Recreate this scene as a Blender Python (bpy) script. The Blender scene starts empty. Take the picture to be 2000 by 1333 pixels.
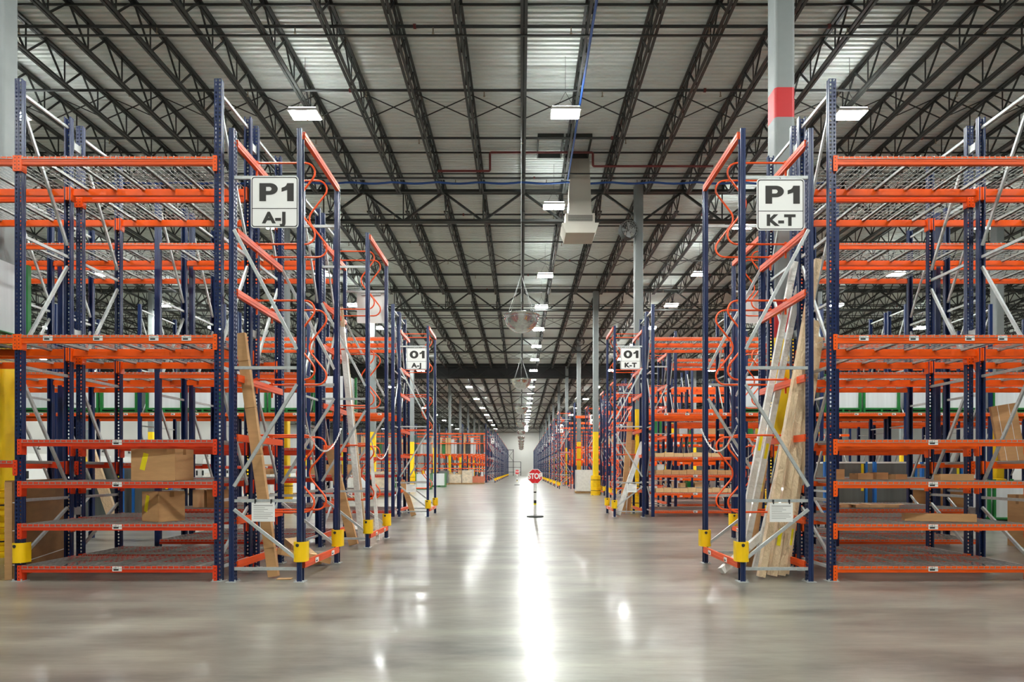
import bpy, math, random
from mathutils import Vector, Matrix, Euler
random.seed(7)
S = bpy.context.scene
COL = S.collection
PI = math.pi

# ------------------------------------------------------------------ camera, world, exposure
F = 1200.0; VX = 1018.0; HY = 918.0; CZ = 1.41          # focal length in px, vanishing point, eye height
cam_d = bpy.data.cameras.new('camera'); cam = bpy.data.objects.new('camera', cam_d); COL.objects.link(cam)
cam.location = (0, 0, CZ); cam.rotation_euler = (PI/2, 0, 0)
cam_d.sensor_fit = 'HORIZONTAL'; cam_d.sensor_width = 36.0; cam_d.lens = 36.0*F/2000.0
cam_d.shift_x = -(VX-1000.0)/2000.0; cam_d.shift_y = (HY-666.5)/2000.0
cam_d.clip_end = 400; cam_d.clip_start = 0.05
S.camera = cam
w = bpy.data.worlds.new('world'); S.world = w; w.use_nodes = True
w.node_tree.nodes['Background'].inputs[0].default_value = (0.9, 0.95, 1, 1)
w.node_tree.nodes['Background'].inputs[1].default_value = 0.3
S.view_settings.view_transform = 'Standard'; S.view_settings.look = 'None'
S.view_settings.gamma = 1; S.view_settings.use_curve_mapping = False
S.view_settings.exposure = 0.12
S.cycles.max_bounces = 6; S.cycles.diffuse_bounces = 4; S.cycles.glossy_bounces = 3
S.cycles.transmission_bounces = 3; S.cycles.transparent_max_bounces = 6
S.cycles.use_denoising = True; S.cycles.sample_clamp_indirect = 6
S.cycles.use_light_tree = True; S.cycles.caustics_reflective = False; S.cycles.caustics_refractive = False
LAMP = 480.0

# ------------------------------------------------------------------ materials
def lin(c):
    return tuple((v/255/12.92 if v/255 <= .04045 else ((v/255+.055)/1.055)**2.4) for v in c)
def mat(name, rgb, rough=.5, metal=0, noise=0, nscale=6, bump=0, bscale=40, spec=.5, alpha=1, stretch=None, coat=0):
    m = bpy.data.materials.new(name); m.use_nodes = True; nt = m.node_tree; b = nt.nodes['Principled BSDF']
    c = lin(rgb) + (1,)
    b.inputs['Base Color'].default_value = c; b.inputs['Roughness'].default_value = rough
    b.inputs['Metallic'].default_value = metal; b.inputs['Specular IOR Level'].default_value = spec
    b.inputs['Coat Weight'].default_value = coat
    if alpha < 1: b.inputs['Alpha'].default_value = alpha
    if noise or bump:
        tc = nt.nodes.new('ShaderNodeTexCoord'); mp = nt.nodes.new('ShaderNodeMapping')
        nt.links.new(tc.outputs['Object'], mp.inputs[0])
        if stretch: mp.inputs['Scale'].default_value = stretch
    if noise:
        n = nt.nodes.new('ShaderNodeTexNoise'); n.inputs['Scale'].default_value = nscale; n.inputs['Detail'].default_value = 4
        nt.links.new(mp.outputs[0], n.inputs['Vector'])
        r = nt.nodes.new('ShaderNodeValToRGB'); nt.links.new(n.outputs[0], r.inputs[0])
        e = r.color_ramp.elements
        e[0].position = .3; e[1].position = .7
        e[0].color = tuple(max(0, v*(1-noise)) for v in c[:3]) + (1,)
        e[1].color = tuple(min(1, v*(1+noise)) for v in c[:3]) + (1,)
        nt.links.new(r.outputs[0], b.inputs['Base Color'])
    if bump:
        n2 = nt.nodes.new('ShaderNodeTexNoise'); n2.inputs['Scale'].default_value = bscale
        nt.links.new(mp.outputs[0], n2.inputs['Vector'])
        bp = nt.nodes.new('ShaderNodeBump'); bp.inputs['Strength'].default_value = bump; bp.inputs['Distance'].default_value = .02
        nt.links.new(n2.outputs[0], bp.inputs['Height']); nt.links.new(bp.outputs[0], b.inputs['Normal'])
    return m
def emit(name, rgb, strength):
    m = bpy.data.materials.new(name); m.use_nodes = True; nt = m.node_tree
    nt.nodes.remove(nt.nodes['Principled BSDF']); e = nt.nodes.new('ShaderNodeEmission')
    e.inputs[0].default_value = rgb + (1,); e.inputs[1].default_value = strength
    nt.links.new(e.outputs[0], nt.nodes['Material Output'].inputs[0]); return m

M = {}
M['blue'] = mat('blue_paint', (20, 38, 80), .3, noise=.15, nscale=3)
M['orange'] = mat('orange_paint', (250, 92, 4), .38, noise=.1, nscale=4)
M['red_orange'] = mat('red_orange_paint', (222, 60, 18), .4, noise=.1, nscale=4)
M['hoop'] = mat('hoop_paint', (236, 84, 24), .35)
M['galv'] = mat('galvanised_steel', (186, 191, 190), .42, metal=.35, noise=.1, nscale=30)
M['wire'] = mat('zinc_wire', (172, 174, 170), .4, metal=.5)
M['yellow'] = mat('yellow_plastic', (247, 200, 6), .42, noise=.05, nscale=5)
M['yellow_paint'] = mat('yellow_paint', (250, 208, 8), .5, noise=.04)
M['red_paint'] = mat('red_paint', (186, 8, 18), .5)
M['column'] = mat('column_grey_paint', (126, 132, 132), .55, noise=.06, nscale=3)
M['joist'] = mat('dark_joist_steel', (42, 45, 43), .5, noise=.15, nscale=2)
M['deck'] = mat('ceiling_deck_white', (236, 243, 239), .75, noise=.04, nscale=.6)
M['wall'] = mat('wall_white', (214, 214, 208), .7, noise=.03, nscale=.4)
M['white'] = mat('white_plastic', (238, 238, 234), .45)
M['paper'] = mat('white_paper', (240, 240, 236), .7)
M['ink'] = mat('dark_ink', (42, 40, 36), .6)
M['grey_ink'] = mat('grey_ink', (150, 148, 145), .6)
M['black'] = mat('black_rubber', (22, 22, 23), .55)
M['dark_steel'] = mat('black_steel', (34, 36, 38), .5)
M['card'] = mat('cardboard', (190, 146, 98), .75, noise=.08, nscale=5, stretch=(1, 1, 4))
M['card_light'] = mat('pale_cardboard', (214, 178, 130), .7, noise=.08, nscale=4)
M['card_dark'] = mat('brown_board', (146, 104, 58), .7, noise=.16, nscale=3, stretch=(1, 1, 3))
M['tape'] = mat('packing_tape', (150, 108, 62), .3)
M['ylabel'] = mat('yellow_label', (240, 222, 20), .5)
M['film'] = mat('wrapped_board', (230, 202, 164), .22, noise=.05, nscale=9, stretch=(2, 2, 1), bump=1.0, bscale=22, coat=.8)
M['filmwhite'] = mat('white_wrap', (222, 222, 216), .25, noise=.08, nscale=8, bump=.6, bscale=20, coat=.5)
M['green'] = mat('green_steel_paint', (30, 116, 52), .4, noise=.1)
M['sheet'] = mat('grey_sheet_stack', (100, 106, 104), .18, noise=.12, nscale=1.4, stretch=(6, 6, .2))
M['sheet_pale'] = mat('pale_sheet_stack', (216, 220, 222), .25, noise=.08, nscale=1.4, stretch=(6, 6, .2))
M['bluesteel'] = mat('bright_blue_paint', (28, 110, 190), .4)
M['cable'] = mat('blue_cable', (40, 84, 160), .5)
M['duct'] = mat('duct_sheet_metal', (200, 196, 184), .45, metal=.2, noise=.04, nscale=2)
M['redpipe'] = mat('red_pipe_paint', (104, 34, 32), .5)
M['pipe'] = mat('sprinkler_pipe_dark', (44, 46, 46), .5)
M['brass'] = mat('sprinkler_brass', (150, 140, 120), .4, metal=.6)
M['stopred'] = mat('stop_sign_red', (214, 26, 34), .4)
M['chrome'] = mat('mirror_dome', (235, 238, 238), .04, metal=1.0)
M['led'] = emit('led_diffuser', (.97, 1.0, .965), LAMP)
M['led_up'] = emit('led_uplight', (.95, 1.0, .97), LAMP*.19)  # added upward glow that brightens the roof deck
M['dark_grey'] = mat('dark_grey_plastic', (60, 62, 60), .6)
M['terracotta'] = mat('faded_orange', (196, 112, 84), .6, noise=.1)
M['wood'] = mat('pallet_wood', (176, 140, 96), .8, noise=.2, nscale=6)
M['wrapbox'] = mat('stretch_wrapped_cartons', (206, 190, 166), .3, noise=.2, nscale=5, coat=.4)

# floor: polished concrete
def floor_material():
    m = bpy.data.materials.new('polished_concrete'); m.use_nodes = True; nt = m.node_tree; L = nt.links.new
    b = nt.nodes['Principled BSDF']; N = nt.nodes.new
    tc = N('ShaderNodeTexCoord')
    def noise(scale, det, st=(1, 1, 1), rough=.55):
        mp = N('ShaderNodeMapping'); mp.inputs['Scale'].default_value = st; L(tc.outputs['Object'], mp.inputs[0])
        n = N('ShaderNodeTexNoise'); n.inputs['Scale'].default_value = scale; n.inputs['Detail'].default_value = det
        n.inputs['Roughness'].default_value = rough; L(mp.outputs[0], n.inputs['Vector']); return n.outputs[0]
    big = noise(.35, 6); mid = noise(1.1, 8, (.45, 1.6, 1), .65); fine = noise(14, 8, (.12, 1.4, 1), .7)
    r = N('ShaderNodeValToRGB'); L(mid, r.inputs[0]); e = r.color_ramp.elements
    e[0].position = .3; e[0].color = lin((84, 82, 78)) + (1,); e[1].position = .72; e[1].color = lin((152, 152, 141)) + (1,)
    r2 = N('ShaderNodeValToRGB'); L(big, r2.inputs[0]); e = r2.color_ramp.elements
    e[0].position = .38; e[0].color = (.80, .73, .71, 1); e[1].position = .65; e[1].color = (1.06, 1.06, 1.03, 1)
    mx = N('ShaderNodeMix'); mx.data_type = 'RGBA'; mx.blend_type = 'MULTIPLY'; mx.inputs[0].default_value = 1
    L(r.outputs[0], mx.inputs[6]); L(r2.outputs[0], mx.inputs[7])
    r3 = N('ShaderNodeValToRGB'); L(fine, r3.inputs[0]); e = r3.color_ramp.elements
    e[0].position = .35; e[0].color = (.88, .88, .88, 1); e[1].position = .65; e[1].color = (1.08, 1.08, 1.08, 1)
    mx2 = N('ShaderNodeMix'); mx2.data_type = 'RGBA'; mx2.blend_type = 'MULTIPLY'; mx2.inputs[0].default_value = 1
    L(mx.outputs[2], mx2.inputs[6]); L(r3.outputs[0], mx2.inputs[7])
    L(mx2.outputs[2], b.inputs['Base Color'])
    sm = noise(2.2, 6, (.25, 2.0, 1), .6)
    mr = N('ShaderNodeMapRange'); mr.inputs[1].default_value = .3; mr.inputs[2].default_value = .7
    mr.inputs[3].default_value = .07; mr.inputs[4].default_value = .22; L(sm, mr.inputs[0]); L(mr.outputs[0], b.inputs['Coat Roughness'])
    b.inputs['Coat Weight'].default_value = .3; b.inputs['Coat IOR'].default_value = 1.45; b.inputs['Roughness'].default_value = .33
    b.inputs['Specular IOR Level'].default_value = .36
    bp = N('ShaderNodeBump'); bp.inputs['Strength'].default_value = .06; bp.inputs['Distance'].default_value = .03
    bn = noise(7, 4, (.5, 1, 1)); L(bn, bp.inputs['Height']); L(bp.outputs[0], b.inputs['Normal'])
    return m
M['floor'] = floor_material()

# ------------------------------------------------------------------ mesh helpers
class MB:
    def __init__(s): s.v = []; s.f = []; s.mi = []; s.mats = []
    def m(s, name):
        if name not in s.mats: s.mats.append(name)
        return s.mats.index(name)
    def add(s, vs, fs, mt=None):
        k = len(s.v); i = s.m(mt) if mt else 0
        s.v += [tuple(v) for v in vs]; s.f += [tuple(k+q for q in f) for f in fs]; s.mi += [i]*len(fs); return s
    def box(s, x0, x1, y0, y1, z0, z1, mt=None):
        v = [(x, y, z) for z in (z0, z1) for y in (y0, y1) for x in (x0, x1)]
        return s.add(v, [(0, 2, 3, 1), (4, 5, 7, 6), (0, 1, 5, 4), (2, 6, 7, 3), (0, 4, 6, 2), (1, 3, 7, 5)], mt)
    def bar(s, p, q, a, b, mt=None, up=(0, 0, 1)):
        """a bar from p to q, a wide (sideways) and b high"""
        p = Vector(p); q = Vector(q); d = (q-p).normalized(); u = Vector(up)
        if abs(d.dot(u)) > .98: u = Vector((1, 0, 0))
        sd = d.cross(u).normalized(); u2 = sd.cross(d)
        v = [P + sd*(sx*a/2) + u2*(sz*b/2) for P in (p, q) for sx, sz in ((-1, -1), (1, -1), (1, 1), (-1, 1))]
        return s.add(v, [(3, 2, 1, 0), (4, 5, 6, 7), (0, 1, 5, 4), (1, 2, 6, 5), (2, 3, 7, 6), (3, 0, 4, 7)], mt)
    def tube(s, pts, r, n=8, mt=None, closed=False, cap=True):
        pts = [Vector(p) for p in pts]; k = len(pts); rs = r if isinstance(r, (list, tuple)) else [r]*k
        vs = []; prev = None
        for i, p in enumerate(pts):
            if closed: t = pts[(i+1) % k]-pts[i-1]
            else: t = pts[min(i+1, k-1)]-pts[max(i-1, 0)]
            t.normalize()
            if prev is None:
                a = Vector((0, 0, 1)) if abs(t.z) < .9 else Vector((1, 0, 0)); a = (a-t*a.dot(t)).normalized()
            else: a = (prev-t*prev.dot(t)).normalized()
            prev = a; b = t.cross(a)
            for j in range(n):
                th = 2*PI*j/n; vs.append(p+(a*math.cos(th)+b*math.sin(th))*rs[i])
        fs = []
        for i in range(k if closed else k-1):
            for j in range(n):
                a0 = i*n+j; a1 = i*n+(j+1) % n; i2 = (i+1) % k
                fs.append((a0, a1, i2*n+(j+1) % n, i2*n+j))
        if cap and not closed: fs += [tuple(range(n))[::-1], tuple((k-1)*n+j for j in range(n))]
        return s.add(vs, fs, mt)
    def lathe(s, prof, n=24, mt=None, c=(0, 0, 0)):
        vs = []; fs = []; k = len(prof)
        for j in range(n):
            th = 2*PI*j/n
            for r, z in prof: vs.append((c[0]+r*math.cos(th), c[1]+r*math.sin(th), c[2]+z))
        for j in range(n):
            for i in range(k-1):
                a = j*k+i; b = ((j+1) % n)*k+i; fs.append((a, b, b+1, a+1))
        return s.add(vs, fs, mt)
    def prism(s, poly, z0, z1, mt=None, axis='z'):
        """extrude a convex-ish outline; axis z: poly in xy, axis y: poly in xz"""
        n = len(poly)
        if axis == 'z': v = [(a, b, z0) for a, b in poly] + [(a, b, z1) for a, b in poly]
        elif axis == 'y': v = [(a, z0, b) for a, b in poly] + [(a, z1, b) for a, b in poly]
        else: v = [(z0, a, b) for a, b in poly] + [(z1, a, b) for a, b in poly]
        return s.add(v, [tuple(range(n))[::-1], tuple(range(n, 2*n))] + [(i, (i+1) % n, n+(i+1) % n, n+i) for i in range(n)], mt)
    def mesh(s, name, mt=None, smooth=False):
        me = bpy.data.meshes.new(name); me.from_pydata(s.v, [], s.f)
        for q in (s.mats or [mt]): me.materials.append(M[q])
        if s.mats: me.polygons.foreach_set('material_index', s.mi)
        if smooth: me.polygons.foreach_set('use_smooth', [True]*len(s.f))
        me.update(); return me

def part(name, me, parent=None, loc=(0, 0, 0), rot=(0, 0, 0), label=None):
    o = bpy.data.objects.new(name, me); COL.objects.link(o); o.location = loc; o.rotation_euler = rot
    if parent: o.parent = parent
    if label: o['label'] = label
    return o
def tag(o, label, cat, group=None):
    o['label'] = label; o['category'] = cat
    if group: o['group'] = group
    return o
def thing(name, label, cat, loc=(0, 0, 0), rotz=0, group=None):
    o = bpy.data.objects.new(name, None); COL.objects.link(o); o.location = loc; o.rotation_euler = (0, 0, rotz)
    o.empty_display_size = .2
    return tag(o, label, cat, group)
def struct(name, me, loc=(0, 0, 0), rot=(0, 0, 0), label=None, parent=None):
    o = part(name, me, parent, loc, rot, label)
    if not parent: o['kind'] = 'structure'
    return o
def cached(d, key, fn):
    if key not in d: d[key] = fn()
    return d[key]
CACHE = {}
def fillet(pts, rad, n=6):
    pts = [Vector(p) for p in pts]; out = [pts[0]]
    for i in range(1, len(pts)-1):
        p = pts[i]; a = (pts[i-1]-p).normalized(); b = (pts[i+1]-p).normalized(); r = rad[i-1]
        half = a.angle(b)/2; t = r/math.tan(half); c = p+(a+b).normalized()*(r/math.sin(half))
        s0 = p+a*t-c; s1 = p+b*t-c; ang = s0.angle(s1)
        for k in range(n+1):
            f = k/n; out.append(c+(s0*math.sin((1-f)*ang)+s1*math.sin(f*ang))/math.sin(ang))
    return out+[pts[-1]]
def copy_tree(o, loc=None, rotz=None, label=None, group=None):
    r = o.copy(); COL.objects.link(r)
    if loc is not None: r.location = loc
    if rotz is not None: r.rotation_euler = (0, 0, rotz)
    if label: r['label'] = label
    if group: r['group'] = group
    for ch in list(o.children):
        c = ch.copy(); COL.objects.link(c); c.parent = r
        for g in list(ch.children):
            d = g.copy(); COL.objects.link(d); d.parent = c
    return r
ORD = 'first second third fourth fifth sixth seventh eighth ninth tenth eleventh twelfth thirteenth fourteenth fifteenth sixteenth seventeenth eighteenth nineteenth twentieth twenty-first twenty-second twenty-third twenty-fourth twenty-fifth twenty-sixth twenty-seventh twenty-eighth twenty-ninth thirtieth'.split()
def PX(px, Y): return (px-VX)*Y/F
def PZ(py, Y): return CZ+(HY-py)*Y/F

# ------------------------------------------------------------------ the building
XL, XR, YB, YF, ZC = -45.0, 45.0, -14.0, 146.0, 11.75
fl = struct('floor', MB().box(XL, XR, YB, YF, -.2, 0).mesh('floor', 'floor'), label='polished grey concrete floor with glossy reflections')
# corrugated roof deck: ribs run across the aisle
mb = MB(); pitch = .152; y = YB; prof = []
while y < YF:
    prof += [(y, ZC), (y+.045, ZC), (y+.06, ZC-.045), (y+.135, ZC-.045), (y+.152, ZC)]; y += pitch
vs = []; fs = []
for (yy, zz) in prof: vs += [(XL, yy, zz), (XR, yy, zz)]
for i in range(len(prof)-1): fs.append((2*i, 2*i+1, 2*i+3, 2*i+2))
mb.add(vs, fs); mb.box(XL, XR, YB, YF, ZC+.05, ZC+.12)
struct('ceiling', mb.mesh('ceiling', 'deck'), label='pale grey corrugated metal roof deck')
struct('wall_far', MB().box(XL, XR, YF, YF+.2, 0, ZC).mesh('w', 'wall'), label='plain white wall at the far end of the aisle')
struct('wall_left', MB().box(XL-.2, XL, YB, YF, 0, ZC).mesh('w', 'wall'), label='white side wall behind the left racks')
struct('wall_right', MB().box(XR, XR+.2, YB, YF, 0, ZC).mesh('w', 'wall'), label='white side wall behind the right racks')
struct('wall_back', MB().box(XL, XR, YB-.2, YB, 0, ZC).mesh('w', 'wall'), label='white wall behind the viewpoint')

BAY = 12.2; GY0 = 21.9; JS = 1.42; JX0 = .06
ZJT, ZJB = 11.66, 10.92      # joist chords
def joist_mesh(simple=False):
    mb = MB(); L = BAY
    for dx in (-.045, .045):
        mb.box(dx-.03, dx+.03, .02, L-.02, ZJT-.05, ZJT)
        mb.box(dx-.03, dx+.03, .75, L-.75, ZJB, ZJB+.045)
    n = 9; a = .75; p = (L-1.5)/n; t = .035
    for i in range(n):
        y0 = a+i*p; ym = y0+p/2
        mb.bar((0, y0, ZJB+.03), (0, ym, ZJT-.03), t, t); mb.bar((0, ym, ZJT-.03), (0, y0+p, ZJB+.03), t, t)
        if not simple: mb.bar((0, y0, ZJB+.03), (0, y0, ZJT-.03), t*.7, t*.7)
    mb.bar((0, .1, ZJT-.04), (0, .75, ZJB+.03), t, t); mb.bar((0, L-.1, ZJT-.04), (0, L-.75, ZJB+.03), t, t)
    return mb.mesh('joist', 'joist')
JM = joist_mesh(); JMS = joist_mesh(True)
BAYNAME = ['nearest', 'second', 'third', 'fourth', 'fifth', 'sixth']
for b in range(-2, 4):
    y0 = GY0-BAY+b*BAY
    halfw = (y0+BAY)*.88+1
    for k in range(-31, 31):
        x = JX0+JS*k
        if abs(x) > min(44, max(halfw, 20)) or (b < 0 and abs(x) > 16): continue
        struct('roof_joist_beam', JM if b < 3 else JMS, (x, y0, 0), label='dark open-web steel roof joist in the %s roof bay' % (BAYNAME[b] if b >= 0 else 'overhead'))
mb = MB()
for b in range(4, 11):
    y0 = GY0-BAY+b*BAY; me = JMS
    src = [tuple(v.co) for v in me.vertices]; pf = [tuple(p.vertices) for p in me.polygons]
    far = MB()
    for k in range(-31, 31):
        x = JX0+JS*k
        far.add([(v[0]+x, v[1]+y0, v[2]) for v in src], pf)
    o = struct('roof_joist_beam', far.mesh('far_joists', 'joist'), label='dark open-web roof joists of one distant roof bay')
# girders across the aisle, one per column line
ZG1, ZG0 = 11.36, 10.22
def girder():
    mb = MB()
    for dy in (-.07, .07):
        mb.box(XL, XR, dy-.05, dy+.05, ZG1-.09, ZG1); mb.box(XL, XR, dy-.05, dy+.05, ZG0, ZG0+.09)
    for k in range(-31, 31):
        x = JX0+JS*k; x2 = x+JS
        if k % 2 == 0:
            mb.bar((x, 0, ZG1-.05), (x2, 0, ZG0+.05), .07, .07)
        else:
            mb.bar((x, 0, ZG0+.05), (x2, 0, ZG1-.05), .07, .07); mb.bar((x, 0, ZG0+.05), (x, 0, ZG1), .04, .04)
        mb.box(x-.05, x+.05, -.12, .12, ZG1, ZJT-.02)
    return mb.mesh('girder', 'joist')
GM = girder()
for i in range(-2, 11):
    struct('roof_girder_beam', GM, (0, GY0+BAY*i, 0), label='dark steel truss girder across the aisle on the %s column line' % (ORD[i+2]))
struct('draft_curtain_wall', MB().box(XL, XR, 58.65, 58.7, 10.1, 11.55).mesh('dc', 'dark_steel'), label='dark smoke curtain panel hanging across the roof')
# bridging between joists
for b in range(0, 4):
    for f, kind in ((.3, 'x'), (.035, 'h'), (.68, 'h')):
        y0 = GY0-BAY+b*BAY+BAY*f+({'x': 3.35, 'h': 3.3}[kind] if f < .5 else 1.7)
        if b == 0 and f == .3: y0 = 16.7
        mb = MB(); hw = 20 if b == 0 else 40
        if kind == 'x':
            k0 = int(hw/JS)
            for k in range(-k0, k0):
                x = JX0+k*JS
                mb.bar((x, y0, ZJT-.06), (x+JS, y0, ZJB+.04), .022, .022); mb.bar((x, y0+.03, ZJB+.04), (x+JS, y0+.03, ZJT-.06), .022, .022)
        else:
            mb.box(-hw, hw, y0-.02, y0+.02, ZJB-.03, ZJB); mb.box(-hw, hw, y0-.02, y0+.02, ZJT-.1, ZJT-.06)
        struct('bridging_beam', mb.mesh('bridging', 'joist'), label='thin steel bridging bars tying the roof joists together')

# columns
def rsq(h, r, n=5):
    out = []
    for cx, cy, a0 in ((h-r, h-r, 0), (-(h-r), h-r, 90), (-(h-r), -(h-r), 180), (h-r, -(h-r), 270)):
        for k in range(n): th = math.radians(a0+90*k/(n-1)); out.append((cx+r*math.cos(th), cy+r*math.sin(th)))
    return out
def column_mesh():
    mb = MB(); q = rsq(.165, .05)
    for z0, z1, m_ in ((0, 3.55, 'yellow_paint'), (3.55, 4.15, 'red_paint'), (4.15, 7.12, 'column'), (7.12, 7.6, 'red_paint'), (7.6, ZG1-.1, 'column')):
        mb.prism(q, z0, z1, m_)
    mb.box(-.24, .24, -.24, .24, 0, .02, 'dark_steel')
    return mb.mesh('column')
def column_mesh2():
    mb = MB(); q = rsq(.15, .045)
    for z0, z1, m_ in ((0, 3.5, 'yellow_paint'), (3.5, ZG1-.1, 'column')): mb.prism(q, z0, z1, m_)
    mb.box(-.22, .22, -.22, .22, 0, .02, 'dark_steel')
    return mb.mesh('column')
CM, CM2 = column_mesh(), column_mesh2()
_m = MB(); _m.prism(rsq(.165, .05), 0, 3.5, 'yellow_paint').prism(rsq(.165, .05), 3.5, ZG1-.1, 'column')
CM3 = _m.mesh('column')
def guard_mesh():
    mb = MB(); prof = [(.2, 0), (.27, 0)]
    for i in range(11):
        z = .02+i*.095; prof += [(.275, z), (.275, z+.07), (.255, z+.08), (.255, z+.09)]
    prof += [(.27, 1.08), (.2, 1.1)]
    return mb.lathe(prof, 20).mesh('guard', 'yellow')
GUM = guard_mesh(); STM = MB().lathe([(.279, 0), (.279, .025), (.27, .025), (.27, 0), (.279, 0)], 20).mesh('strap', 'black')
def column(x, y, main, where, gy=True):
    struct('column', CM if main else (CM3 if main is None else CM2), (x, y, 0), label='grey steel roof column with yellow base, ' + where)
    if gy:
        g = thing('column_guard', 'ribbed yellow plastic guard strapped round the column ' + where, 'column guard', (x, y, 0))
        part('guard_shell', GUM, g); part('strap', STM, g, (0, 0, .25)); part('strap', STM, g, (0, 0, .83))
column(4.27, 10.1, True, 'inside the right front rack')
column(-8.47, 10.0, None, 'at the left edge of the view')
column(4.07, 21.35, False, 'behind the right second-row sign')
column(-8.22, 21.35, False, 'behind the left second-row rack')
column(16.5, 21.3, False, 'far out behind the right racks')
column(4.12, 34.0, False, 'beside the right aisle edge, standing free')
colw = ['fourth', 'fifth', 'sixth', 'seventh', 'eighth', 'ninth', 'tenth', 'eleventh', 'last']
for i in range(9):
    y = 46.4+BAY*i
    if y > 144: break
    column(4.35, y, False, '%s in the line right of the aisle' % colw[i], i < 3)
for i in range(9):
    y = 34.1+BAY*i
    if y > 144: break
    column(-8.22, y, False, '%s in the line left of the aisle' % (['third']+colw)[i], i < 2)
for i in range(8):
    struct('column', CM2, (16.5, 34.1+BAY*i, 0), label='grey steel roof column, %s in the outer right line' % ORD[i+2])
    struct('column', CM2, (-20.5, 21.9+BAY*i, 0), label='grey steel roof column, %s in the outer left line' % ORD[i+1])
    struct('column', CM2, (-32.7, 34.1+BAY*i, 0), label='grey steel roof column, %s in the far left line' % ORD[i+1])
    struct('column', CM2, (28.7, 34.1+BAY*i, 0), label='grey steel roof column, %s in the far right line' % ORD[i+1])

# ------------------------------------------------------------------ high-bay lamps
ZL = 10.27
def make_lamp():
    t = thing('high_bay_light', 'x', 'ceiling light', (0, 0, 0), 0, 'high-bay lights')
    mb = MB().box(-.36, .36, -.22, .22, 0, .07)
    for k in range(-5, 6): mb.box(k*.06-.006, k*.06+.006, -.15, .15, .07, .11)
    part('housing', mb.mesh('lamp_housing', 'white'), t)
    d = MB().box(-.15, .15, -.19, .19, -.012, -.002).mesh('lamp_diffuser', 'led')
    part('diffuser', d, t, (-.18, 0, 0)); part('diffuser', d, t, (.18, 0, 0))
    um_ = MB().box(-.33, .33, -.025, .025, .072, .08).mesh('uplight', 'led_up')  # strips added on the housing to throw fill light at the deck
    for sy_ in (-1, 1): part('uplight_strip', um_, t, (0, sy_*.19, 0))
    wm = MB()
    for x in (-.25, .25): wm.bar((x, 0, .1), (0, 0, .55), .008, .008)
    wm.bar((0, 0, .55), (0, 0, ZC-.038-ZL), .008, .008)
    part('hanging_wire', wm.mesh('lamp_wire', 'dark_steel'), t)
    return t
lamp0 = make_lamp(); used = [False]
def lamp(x, y, label):
    if not used[0]: used[0] = True; lamp0.location = (x, y, ZL); lamp0['label'] = label
    else: copy_tree(lamp0, (x, y, ZL), label=label)
ys_c = [-6.5, -1.0, 4.4, 9.8, 15.3, 20.7]
y = 28.1
while y < 142: ys_c.append(y); y += 5.4
for i, y in enumerate(ys_c):
    lamp(1.1, y, 'bright LED high-bay light, %s in the row above the centre aisle' % (ORD[i-4] if i >= 4 else 'overhead before the first, '+ORD[i]))
for x, nm in ((-12.75, 'outer left'), (-5.4, 'left'), (8.2, 'right'), (15.2, 'outer right')):
    for i, y in enumerate((-1.0, 7.3, 15.35)):
        lamp(x, y, 'LED high-bay light above the %s front racks, %s one going away' % (nm, ORD[i]))
for x, nm in ((-38.5, 'outermost left'), (37, 'outermost right'), (-29.5, 'far left'), (-19.2, 'outer left'), (-9.0, 'inner left'), (8.1, 'inner right'), (17.0, 'outer right'), (25.0, 'far right')):  # outermost lines are added lamps that brighten the side walls
    for i, y in enumerate((22.4, 27.9, 33.2, 38.5, 44, 49.4, 55)):
        if abs(x) < 24 or abs(x) > 35 or i % 2: lamp(x, y, 'LED high-bay light over the %s racks of the middle hall, %s going away' % (nm, ORD[i]))
for x, nm in ((-39, 'outermost left'), (-30, 'far left'), (-13.9, 'outer left'), (-5.6, 'left'), (8.1, 'right'), (20, 'outer right')):  # outermost left line is added to light the left wall
    for i in range(7):
        lamp(x, 66+11.2*i, 'small distant LED high-bay light, %s in the %s line of the far hall' % (ORD[i], nm))

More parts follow.
